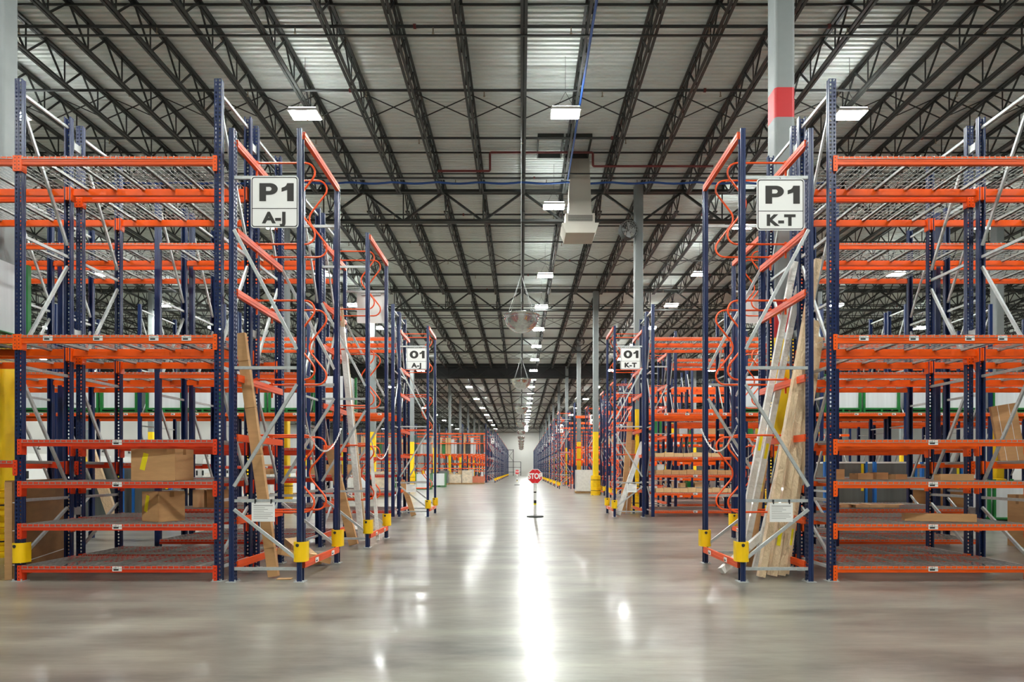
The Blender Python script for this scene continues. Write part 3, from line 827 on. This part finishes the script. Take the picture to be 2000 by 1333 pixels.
# sprinkler branch pipes
hp = MB().tube([(0, 0, 0), (0, 0, -.1)], .014, 6).lathe([(.001, -.13), (.03, -.125), (.03, -.12), (.01, -.1)], 8).mesh('head', 'brass')
pys = [11.1, 13.35, 15.6, 17.85, 20.3, 23.2, 26.0, 28.3, 30.4, 32.8, 36.2, 39, 42, 45]
for i, y in enumerate(pys):
    hw = min(40, y*.9+3)
    t = thing('sprinkler_pipe', 'dark sprinkler pipe with small heads under the roof, %s going away' % ORD[i], 'pipe', (0, y, 11.05))
    part('pipe', MB().tube([(-hw, 0, 0), (hw, 0, 0)], .032, 8).mesh('pipe', 'pipe'), t)
    k = 0; x = -hw+1.1
    while x < hw:
        if k < 30: part('sprinkler_head', hp, t, (x, 0, -.03))
        if k % 3 == 1: part('pipe_coupling', cached(CACHE, 'cpl', lambda: MB().tube([(-.03, 0, 0), (.03, 0, 0)], .05, 8).mesh('cpl', 'redpipe')), t, (x-.4, 0, 0))
        x += 3.0; k += 1
# red jogging pipe
y = 19.2
P_ = [(-2.6, 0, -.3), (PX(957, y), 0, -.3), (PX(957, y), 0, .28), (PX(1158, y), 0, .28), (PX(1158, y), 0, -.15), (6, 0, -.15)]
o = part('stepped_pipe', MB().tube(fillet(P_, (.05,)*4), .035, 8).mesh('rp', 'redpipe'), None, (0, y, 11.05)); tag(o, 'dark red sprinkler pipe stepping up and over beside the roof openings', 'pipe')
# blue cable bundles
pts = [(-14+.25*k, 0, -.05*abs(math.sin((-14+.25*k-JX0)*PI/JS))) for k in range(97)]
o = part('cable_bundle', MB().tube(pts, .035, 6).mesh('cb', 'cable'), None, (0, 20.15, 10.85)); tag(o, 'blue data cable bundle sagging across the roof joists', 'cable')
o = part('cable_bundle', MB().tube([(0, 9+.5*k, .01*math.sin(k*1.7)) for k in range(23)], .03, 6).mesh('cb', 'cable'), None, (JX0+JS+.04, 0, 10.87)); tag(o, 'blue data cable bundle running along a joist towards the camera', 'cable')
o = part('conduit', MB().tube([(-20, 0, 0), (20, 0, 0)], .015, 6).mesh('cd', 'galv'), None, (0, 20.15, 10.94)); tag(o, 'thin grey conduit above the blue cables', 'conduit')
# fans on columns
def fan(x, y, z, label, rz=0):
    t = thing('column_fan', label, 'fan', (x, y, z), rz)
    mb = MB(); n = 24; prof = [(.3, -.12), (.32, -.12), (.32, .12), (.3, .12), (.3, -.12)]
    vs = []; fs = []
    for j in range(n):
        th = 2*PI*j/n
        for r, yy in prof: vs.append((r*math.cos(th), yy, r*math.sin(th)))
    k = len(prof)
    for j in range(n):
        for i in range(k-1): fs.append((j*k+i, ((j+1) % n)*k+i, ((j+1) % n)*k+i+1, j*k+i+1))
    mb.add(vs, fs); part('drum', mb.mesh('drum', 'dark_grey'), t)
    g = MB()
    for r in (.08, .15, .22, .29):
        g.tube([(r*math.cos(2*PI*j/20), -.13, r*math.sin(2*PI*j/20)) for j in range(20)], .004, 4, closed=True)
    for j in range(8): th = PI*j/8; g.bar((-.3*math.cos(th), -.13, -.3*math.sin(th)), (.3*math.cos(th), -.13, .3*math.sin(th)), .005, .005)
    part('grille', g.mesh('g', 'galv'), t)
    bl = MB()
    for j in range(4):
        th = PI/2*j; c, s_ = math.cos(th), math.sin(th)
        bl.add([(.04*c-.03*s_, -.03, .04*s_+.03*c), (.27*c-.08*s_, -.05, .27*s_+.08*c), (.27*c+.08*s_, .05, .27*s_-.08*c), (.04*c+.03*s_, .03, .04*s_-.03*c)], [(0, 1, 2, 3)])
    part('blade', bl.mesh('b', 'galv'), t)
    part('bracket', MB().box(-.03, .03, 0, .03, -.32, -.3).bar((0, 0, -.3), (.35, .1, -.1), .04, .04).mesh('br', 'dark_steel'), t)
fan(PX(1226, 21.2), 21.1, PZ(452, 21.2), 'grey drum fan mounted high on the second right column', .3)
fan(PX(1133, 46), 46.0, PZ(668, 46), 'small grey drum fan high on the fourth right column', .3)

# ================================================================== chains
def chain(p, q, sag, label):
    mb = MB(); p = Vector(p); q = Vector(q); n = 44; pts = []
    for k in range(n+1):
        f = k/n; v = p.lerp(q, f); v.z -= sag*4*f*(1-f); pts.append(v)
    for k in range(n):
        a, b = pts[k], pts[k+1]; d = (b-a); c = (a+b)/2; t = d.normalized()
        u = Vector((0, 0, 1)) if abs(t.z) < .9 else Vector((1, 0, 0)); sd = t.cross(u).normalized(); sd2 = t.cross(sd)
        side = sd if k % 2 else sd2; hl = d.length*.68
        mb.tube([c+t*hl*math.cos(th)+side*.011*math.sin(th) for th in [2*PI*j/8 for j in range(8)]], .0035, 4, closed=True)
    o = part('plastic_chain', mb.mesh('chain', 'white'), None); tag(o, label, 'chain')
for s, nmx in ((-1, 'left'), (1, 'right')):
    X = s*(UX0-.06)
    chain((X, 7.74, PZ(832, 7.74)), (X, 9.28, PZ(838, 9.28)), .33, 'white plastic chain drooping between posts of the nearest %s end rack' % nmx)
    X += 0 if s < 0 else 1.6
    chain((X, 11.13, 1.95), (X, 12.67, 1.95), .33, 'white plastic chain drooping on the second %s end rack' % nmx)

# ================================================================== cartons and leaning goods
def carton(loc, dims, rz, label, name='carton', m_='card', lab=True, group=None, flaps=False, tape=True, rot=None, cat='box'):
    w_, d_, h_ = dims
    t = thing(name, label, cat, loc, rz, group)
    if rot: t.rotation_euler = rot
    part('box_body', MB().box(-w_/2, w_/2, -d_/2, d_/2, 0, h_).mesh('box', m_), t)
    if tape:
        part('tape', MB().box(-w_/2-.001, w_/2+.001, -.03, .03, h_*.82, h_+.001).mesh('tape', 'tape'), t)
    if lab: part('yellow_label', MB().box(-.035, .035, -d_/2-.002, -d_/2, -.11, .11).mesh('lb', 'ylabel'), t, (-w_*.2, 0, h_*.6), (0, .25, 0))
    if flaps:
        for sx_ in (-1, 1):
            part('flap', MB().add([(0, -d_/2, 0), (0, d_/2, 0), (sx_*w_*.35, d_/2, h_*.25), (sx_*w_*.35, -d_/2, h_*.25)], [(0, 1, 2, 3)]).box(0, .001, -d_/2, d_/2, 0, .001).mesh('flap', m_), t, (sx_*w_/2, 0, h_))
    return t
carton((-4.7, 8.06, 1.268), (.60, .38, .41), -.1, 'large taped brown carton with yellow label on the upper left shelf')
t = carton((PX(318, 8.15), 8.17, .732), (.36, .36, .39), -.5, 'brown carton with yellow label turned on the lower left shelf')
carton((PX(1865, 8.0), 8.02, 1.268), (.45, .12, .085), .05, 'long flat brown carton on the upper right shelf', lab=False)
carton((PX(1838, 8.05), 8.1, .732), (.82, .13, .1), -.28, 'long brown carton lying askew on the lower right shelf', lab=False)
for i, (px, w_, h_) in enumerate(((1638, .12, .15), (1686, .24, .09), (1717, .2, .1), (1753, .22, .075))):
    carton((PX(px, 9.0), 9.05, 1.268), (w_, .2, h_), .1*i, 'small brown carton in the second right row, %s from the left' % ORD[i], lab=False, m_='card')
for i, px in enumerate((1645, 1680, 1712, 1742)):
    carton((PX(px, 11.0), 11.1, .732), (.26, .3, .05), .3-.2*i, 'flattened open carton on the low right shelf, %s from the left' % ORD[i], lab=False, m_='card_light', flaps=True, tape=False)
# leaning long things: a box beam from foot to head
def leaning(p, q, w_, d_, label, m_='card', name='long_carton', cat='box', group=None, bands=0, ylab=None, up=(0, 1, 0)):
    p = Vector(p); q = Vector(q); c = (p+q)/2; L = (q-p).length
    t = thing(name, label, cat, tuple(p), 0, group)
    d = (q-p)
    part('body', MB().bar((0, 0, 0), d, w_, d_, up=up).mesh('body', m_), t)
    if bands:
        for k in range(bands):
            a = d*((k+.6)/(bands+.2)); part('strap', MB().bar(a, a+d.normalized()*.008, w_+.006, d_+.006, up=up).mesh('strap', 'tape' if m_ != 'filmwhite' else 'ylabel'), t)
    if ylab:
        a = d*ylab; part('yellow_label', MB().bar(a, a+d.normalized()*.22, w_*.5, d_+.006, up=up).mesh('yl', 'ylabel'), t)
    return t
def LP(px, py, Y): return (PX(px, Y), Y, max(.0, PZ(py, Y)))
leaning((PX(535, 8.0), 8.0, .02), LP(470, 652, 8.0), .13, .07, 'tall narrow carton leaning inside the nearest left end rack', bands=5)
leaning((-3.55, 9.45, .32), (-3.0, 8.98, .06), .2, .09, 'carton lying slanted behind the bottom beam of the nearest left end rack', 'card_light', bands=2, up=(0, 0, 1))
leaning((-3.35, 8.5, .28), (-2.86, 9.12, .06), .12, .09, 'small carton resting against the bottom beam, nearest left end rack', 'card', bands=1, up=(0, 0, 1))
o = part('cardboard_flap', MB().box(-.09, .09, -.05, .05, 0, .012).mesh('flap', 'card_light'), None, (PX(556, 7.9), 7.9, 0), (0, 0, .1)); tag(o, 'torn cardboard piece on the floor by the leaning carton', 'cardboard')
leaning((PX(694, 11.4), 11.3, .03), (PX(642, 11.4), 11.5, PZ(880, 11.4)), .16, .08, 'brown carton leaning in the second left end rack', 'card', bands=2)
leaning((PX(712, 11.9), 11.7, .05), (PX(668, 12), 12.0, PZ(640, 12)), .1, .08, 'long white wrapped tube leaning in the second left end rack', 'filmwhite', 'wrapped_profile', 'tube')
leaning((PX(716, 12.2), 12.1, .05), (PX(666, 12.3), 12.3, PZ(600, 12.3)), .07, .07, 'longest cream board leaning in the second left end rack', 'film', 'wrapped_board', 'board')
leaning((PX(741, 11.9), 11.8, .05), (PX(722, 12), 12.1, PZ(880, 12)), .06, .05, 'short white tube leaning near the aisle in the second left end rack', 'filmwhite', 'wrapped_profile', 'tube')
leaning((PX(808, 18.5), 18.5, .03), (PX(782, 18.5), 18.8, PZ(940, 18.5)), .15, .06, 'brown carton leaning in the left end rack below the O1 sign', 'card', bands=1)
# right nearest end rack: wrapped boards
for i, (xb, yb, xt, yt, w_, Yd, m_) in enumerate(((1486, 1134, 1596, 508, .085, 7.97, 'film'), (1508, 1134, 1584, 640, .10, 8.07, 'film'), (1524, 1132, 1592, 628, .10, 8.1, 'film'), (1532, 1130, 1599, 660, .09, 8.22, 'film'), (1500, 1128, 1570, 700, .09, 8.28, 'film'))):
    leaning((PX(xb, Yd), Yd, .02), LP(xt, yt, Yd+.12), w_, .09, 'long film-wrapped board leaning in the right P1 rack, %s' % ('longest and leftmost', 'middle one in front', 'broad one beside the middle', 'rightmost', 'shorter one tucked behind')[i], m_, 'wrapped_board', 'board', ylab=.12 if i in (1, 3) else None)
for i, (xb, yb, xt, yt, Yd) in enumerate(((1436, 1080, 1552, 512, 8.5), (1450, 1084, 1560, 560, 8.7), (1475, 1100, 1560, 760, 8.5))):
    leaning((PX(xb, Yd), Yd, .05), LP(xt, yt, Yd+.1), .08, .06, 'silvery wrapped profile leaning behind the wrapped boards, %s' % ('longest', 'middle', 'shortest')[i], 'filmwhite', 'wrapped_profile', 'tube', ylab=.38)
leaning((PX(1402, 8.4), 8.25, .05), (PX(1575, 8.8), 8.9, 1.0), .09, .08, 'thick white wrapped roll lying slanted at the foot of the wrapped boards', 'filmwhite', 'wrapped_roll', 'tube')
leaning((PX(1455, 8.9), 8.75, .03), (PX(1490, 9.1), 9.1, PZ(900, 9)), .12, .08, 'brown board standing behind the silvery profiles', 'card', 'board', 'board', ylab=.7)
leaning((PX(1206, 18.5), 18.45, .05), (PX(1255, 18.9), 18.9, PZ(865, 18.9)), .14, .12, 'white wrapped roll leaning in the right rack below the O1 sign', 'filmwhite', 'wrapped_roll', 'tube')
leaning((PX(1215, 19.3), 19.2, .05), (PX(1232, 19.5), 19.6, PZ(825, 19.5)), .16, .1, 'brown board leaning in the right rack below the O1 sign', 'card', 'board', 'board')
leaning((PX(1228, 19.4), 19.4, .05), (PX(1240, 19.5), 19.75, PZ(860, 19.5)), .12, .1, 'shorter brown board leaning beside the brown one below the O1 sign', 'card', 'board', 'board')
# panel stack on the left edge
t = thing('panel_stack', 'stack of brown strapped panels standing on edge in the left rack bay', 'panels', (-6.5, 7.88, 0), 0)
t.rotation_euler = (0, 0, .34)
part('panels', MB().box(-.10, 0, 0, 1.95, 0, 1.27).mesh('panels', 'card_dark'), t)
for z in (.18, .62, .98): part('strap', MB().box(-.105, .004, -.004, 1.954, z, z+.012).mesh('strap', 'white'), t)
for yy in (.03,): part('edge_board', MB().box(-.1, -.02, -.012, 0, 0, 1.25).mesh('eb', 'card'), t)
# right edge goods
t = thing('brown_panel', 'strapped brown panel leaning on the shelf at the right edge of the view', 'panel', (8.78, 10.95, 1.535)); t.rotation_euler = (0, -.16, -.2)
part('panel_board', MB().box(-.2, .2, 0, .07, 0, 1.05).mesh('pb', 'card'), t)
for x in (-.1, .08): part('strap', MB().box(x-.004, x+.004, -.003, .073, -.002, 1.053).mesh('st', 'white'), t)
carton((9.35, 11.3, 0), (.5, .4, .95), .1, 'tall brown carton on the floor at the right edge of the view', lab=False, tape=True)
carton((PX(1828, 14.2), 14.2, 0), (1.34, .1, .97), .05, 'large brown board standing behind the right racks', lab=False, tape=False, name='brown_panel', cat='panel', m_='card_dark')

# green steel crates with sheet packs
def make_crate():
    t = thing('green_crate', 'x', 'crate', (0, 0, 0), 0)
    mb = MB(); W, D = 1.1, .78
    for y in (-D/2, D/2-.05): mb.box(-W/2, W/2, y, y+.05, .09, .13); mb.box(-W/2, W/2, y, y+.05, 0, .03)
    for x in (-W/2, -.03, W/2-.06):
        mb.box(x, x+.06, -D/2, D/2, .03, .09)
    mb.box(-W/2, W/2, -D/2, D/2, .125, .14)
    part('pallet_base', mb.mesh('gb', 'green'), t)
    p = MB().box(-.03, .03, -.03, .03, .13, 1.15).mesh('gp', 'green')
    for sx_ in (-1, 1):
        for sy_ in (-1, 1): part('post', p, t, (sx_*(W/2-.03), sy_*(D/2-.03), 0))
    part('sheet_pack', MB().box(-W/2+.07, W/2-.07, -D/2+.06, D/2-.06, .14, 1.1).mesh('sp', 'sheet_pale'), t)
    return t
crate0 = make_crate(); cu = [False]
def crate(x, y, z, label, group=None, rz=0):
    if not cu[0]: cu[0] = True; crate0.location = (x, y, z); crate0['label'] = label; r = crate0; r.rotation_euler = (0, 0, rz)
    else: r = copy_tree(crate0, (x, y, z), rz, label)
    if group: r['group'] = group
    return r
for side, xs, nmx in ((-1, lx, 'left'), (1, rx, 'right')):
    n = 0
    for b in range(0, 5):
        for f in (.27, .73):
            if side < 0 and b == 0 and f < .5: continue
            if side > 0 and b == 0: continue
            x = xs[b]+(xs[b+1]-xs[b])*f
            crate(x, 18.8, 3.125, 'green steel crate with white sheets on the %s second-block rack, %s from the aisle' % (nmx, ORD[n])); n += 1
crate(-7.44, 8.25, 3.12, 'green crate with pale sheets on the left rack at the picture edge')
for i, px in enumerate((1965, 1880)):
    crate(PX(px, 16.6), 16.7, 0, 'green crate on the floor behind the right racks, '+('rightmost one', 'next one inward')[i])
# blue framed sheet carts
def make_cart():
    t = thing('sheet_cart', 'x', 'cart', (0, 0, 0), 0)
    mb = MB(); W, D, H = 1.05, .6, 1.6
    mb.box(-W/2, W/2, -D/2, D/2, .1, .18)
    part('base_frame', mb.mesh('cb', 'bluesteel'), t)
    p = MB().box(-.03, .03, -.04, .04, .18, H).mesh('cp', 'bluesteel')
    for sx_ in (-1, 1): part('post', p, t, (sx_*(W/2-.04), -D/2+.04, 0))
    part('sheet_pack', MB().box(-W/2+.08, W/2-.08, -D/2+.02, D/2, .18, H-.04).mesh('cs', 'sheet'), t)
    part('yellow_label', MB().box(-.03, .03, -D/2+.01, -D/2+.018, .9, H-.05).mesh('cl', 'ylabel'), t, (W/2-.13, 0, 0))
    part('top_trim', MB().box(-W/2+.06, W/2-.06, -D/2, D/2, H-.04, H).mesh('ct', 'white'), t)
    wm = MB().tube([(-.015, 0, .05), (.015, 0, .05)], .05, 12).mesh('wheel', 'black')
    for sx_ in (-1, 1):
        for sy_ in (-1, 1): part('wheel', wm, t, (sx_*(W/2-.1), sy_*(D/2-.1), 0))
    return t
cart0 = make_cart()
cart0.location = (PX(1640, 15.0), 15.0, 0); cart0['label'] = 'blue framed cart of grey sheets behind the right racks, nearest the aisle'
copy_tree(cart0, (PX(1735, 15.0), 15.0, 0), label='blue framed cart of grey sheets behind the right racks, second from the aisle')
copy_tree(cart0, (PX(1825, 15.6), 15.6, 0), label='blue framed cart of grey sheets behind the right racks, third from the aisle')
copy_tree(cart0, (PX(215, 16.2), 16.2, 0), label='blue framed cart of grey sheets behind the left racks, further from the aisle')
copy_tree(cart0, (PX(300, 16.2), 16.4, 0), label='blue framed cart of grey sheets behind the left racks, nearer the aisle')
leaning((PX(245, 16), 15.6, .05), (PX(180, 16), 15.9, 1.95), .25, .08, 'film wrapped board leaning against the left sheet cart', 'film', 'wrapped_board', 'board')

# row O right: little cartons on the shelves
for z, n, w_, h_, m_, nmx in ((1.784, 7, .27, .11, 'card_light', 'upper'), (1.255, 10, .22, .13, 'card', 'middle'), (.72, 10, .23, .12, 'card_light', 'lower')):
    for k in range(n):
        x = 4.1+.04+k*(w_+.01)
        if x > 6.3: break
        carton((x, 18.5, z+.012), (w_, .3, h_+.02*(k % 3 == 1)), 0, 'small carton in the %s row on the right second-block shelves' % nmx, 'small_carton', m_, False, 'cartons on the %s shelf of the right second block' % nmx, tape=False)
carton((PX(1288, 18.6), 18.5, 1.27), (.2, .1, .3), 0, 'blue and white packet standing among the small cartons', 'packet', 'white', False, tape=False)
# left O low shelves
for i, px in enumerate((396, 440, 520, 620, 655, 690)):
    carton((PX(px, 18.8), 18.7, 1.27 if px > 480 else .73), (.45, .3, .3), .1*i-.2, 'brown carton in the left second-block rack, %s from the left' % ORD[i], lab=False)
# row 3 left cartons
for i, px in enumerate((400, 425, 455)):
    carton((PX(px, 11.2), 11.1, .732), (.2, .25, .32), .2*i, 'carton on the low shelf of the third left row, %s from the left' % ORD[i], lab=False, m_=('card_light', 'card_dark', 'card')[i])

# floor pallets in the left distance
def wrapped_pallet(x, y, w_, h_, m_, label):
    t = thing('wrapped_pallet', label, 'pallet', (x, y, 0))
    mb = MB()
    for yy in (-.45, -.03, .4): mb.box(-w_/2, w_/2, yy, yy+.08, 0, .1)
    for k in range(6): mb.box(-w_/2+k*(w_-.1)/5, -w_/2+k*(w_-.1)/5+.1, -.5, .5, .1, .13)
    part('pallet', mb.mesh('pal', 'wood'), t); part('load', MB().box(-w_/2+.02, w_/2-.02, -.48, .48, .13, h_).mesh('load', m_), t)
for i, (px, y, w_, h_, m_, d) in enumerate(((889, 60, 1.3, .95, 'wrapbox', 'wide low film-wrapped pallet'), (913, 60, 1.0, 1.35, 'wrapbox', 'tall film-wrapped carton pallet'), (934, 61, 1.2, .75, 'terracotta', 'stack of terracotta-coloured beams'), (868, 58, .9, 1.3, 'sheet', 'grey sheet stack'), (1140, 37, 1.0, 1.4, 'filmwhite', 'white plastic-covered pallet'), (1068, 62, .01, .01, None, ''))):
    if m_: wrapped_pallet(PX(px, y), y, w_, h_, m_, d+' on the floor beside the aisle in the distance')
for i, (px, y) in enumerate(((700, 48), (728, 48), (758, 48), (858, 50), (828, 44))):
    crate(PX(px, y), y, 0, 'distant green crate on the open floor left of the aisle, %s from the left' % ORD[i])
for i, (px, y, z, w_, h_) in enumerate(((672, 30, 0, 1.0, 1.1), (715, 32, 0, 1.2, .9), (745, 32, 0, 1.0, 1.3), (555, 34, 0, 1.2, 1.2), (605, 36, 0, 1.1, 1.4), (350, 34, 0, 1.2, 1.1), (430, 36, 0, 1.4, 1.2))):
    wrapped_pallet(PX(px, y), y, w_, h_, ('filmwhite', 'sheet_pale', 'wrapbox')[i % 3], 'pallet load on the open floor behind the left racks, %s from the aisle' % ORD[6-i])

# upright goods in the distant left rack and right racks
gm = ['sheet', 'yellow_paint', 'card_light', 'galv', 'sheet_pale', 'card', 'dark_grey', 'film', 'sheet_pale', 'galv', 'card_light', 'green', 'filmwhite', 'sheet_pale']
cnt = 0
for z, zz in ((3.13, 'upper'), (.37, 'lower')):
    x = -4.1
    while x > -17.5:
        w_ = random.choice((.18, .25, .32, .4)); h_ = random.uniform(1.2, 2.1) if z > 1 else random.uniform(.6, 1.15)
        m_ = random.choice(gm); cnt += 1
        c = MB().box(-w_/2, w_/2, -.2, .2, 0, h_).box(-w_/2-.01, w_/2+.01, -.22, .22, h_*.45, h_*.45+.05)
        o = part('upright_bundle', c.mesh('bundle', m_), None, (x-w_/2, 66.6, z)); tag(o, 'tall narrow bundle standing on the %s level of the distant left rack' % zz, 'bundle', 'bundles on the %s level of the distant left rack' % zz)
        x -= w_+random.choice((.05, .12, .5))
for yy, x0, nmx in ((29.8, 5.7, 'nearest'), (41.7, 5.8, 'farthest')):
    for z, zz in ((3.13, 'upper'), (.2, 'lower')):
        x = x0
        while x < x0+6:
            w_ = random.choice((.25, .4, .6)); h_ = random.uniform(.5, 1.0) if z > 1 else random.uniform(.4, .7)
            o = part('stored_bundle', MB().box(-w_/2, w_/2, -.25, .25, 0, h_).box(-w_/2-.01, w_/2+.01, -.26, .26, h_*.5, h_*.5+.03).mesh('bundle', random.choice(gm)), None, (x+w_/2, yy, z))
            tag(o, 'mixed bundle on the %s level of the %s set-back right rack' % (zz, nmx), 'bundle', 'bundles on the %s level of the %s set-back right rack' % (zz, nmx))
            x += w_+random.choice((.1, .3))

# left wall: dock doors with numbers
for i in range(12):
    y = 44+i*4.4
    d = struct('door_%d' % (i+1), MB().box(0, .06, -1.3, 1.3, 0, 2.9).mesh('door', 'paper'), (XL, y, 0), label='white dock door in the left wall')
    part('bumper', MB().box(.06, .2, -1.5, -1.3, .6, 1.3).mesh('b', 'black'), d); part('bumper', MB().box(.06, .2, 1.3, 1.5, .6, 1.3).mesh('b', 'black'), d)
    text(str(12-i if i > 8 else (3 if i < 2 else 2)), 1.0, (.08, 0, 3.6), d, 'ink', .01, 1, 'door_number', (PI/2, 0, PI/2))
# dark steel structure at the far wall
t = thing('steel_frame_rack', 'dark empty steel frame standing against the far wall', 'frame', (PX(1003, 144), 144.6, 0))
mb = MB()
for x in (-1.9, -.05, 1.7): mb.box(x-.07, x+.07, -.07, .07, 0, 6.2 if x < 1 else 3.3)
part('post', mb.mesh('p', 'dark_steel'), t)
mb = MB()
for z in (.8, 1.9, 3.2): mb.box(-1.9, 1.7, -.05, .05, z, z+.1)
mb.box(-1.9, 0, -.05, .05, 6.0, 6.12)
mb.bar((-1.9, 0, 3.3), (0, 0, 6), .07, .07); mb.bar((0, 0, 3.3), (-1.9, 0, 6), .07, .07)
part('rail', mb.mesh('r', 'dark_steel'), t)
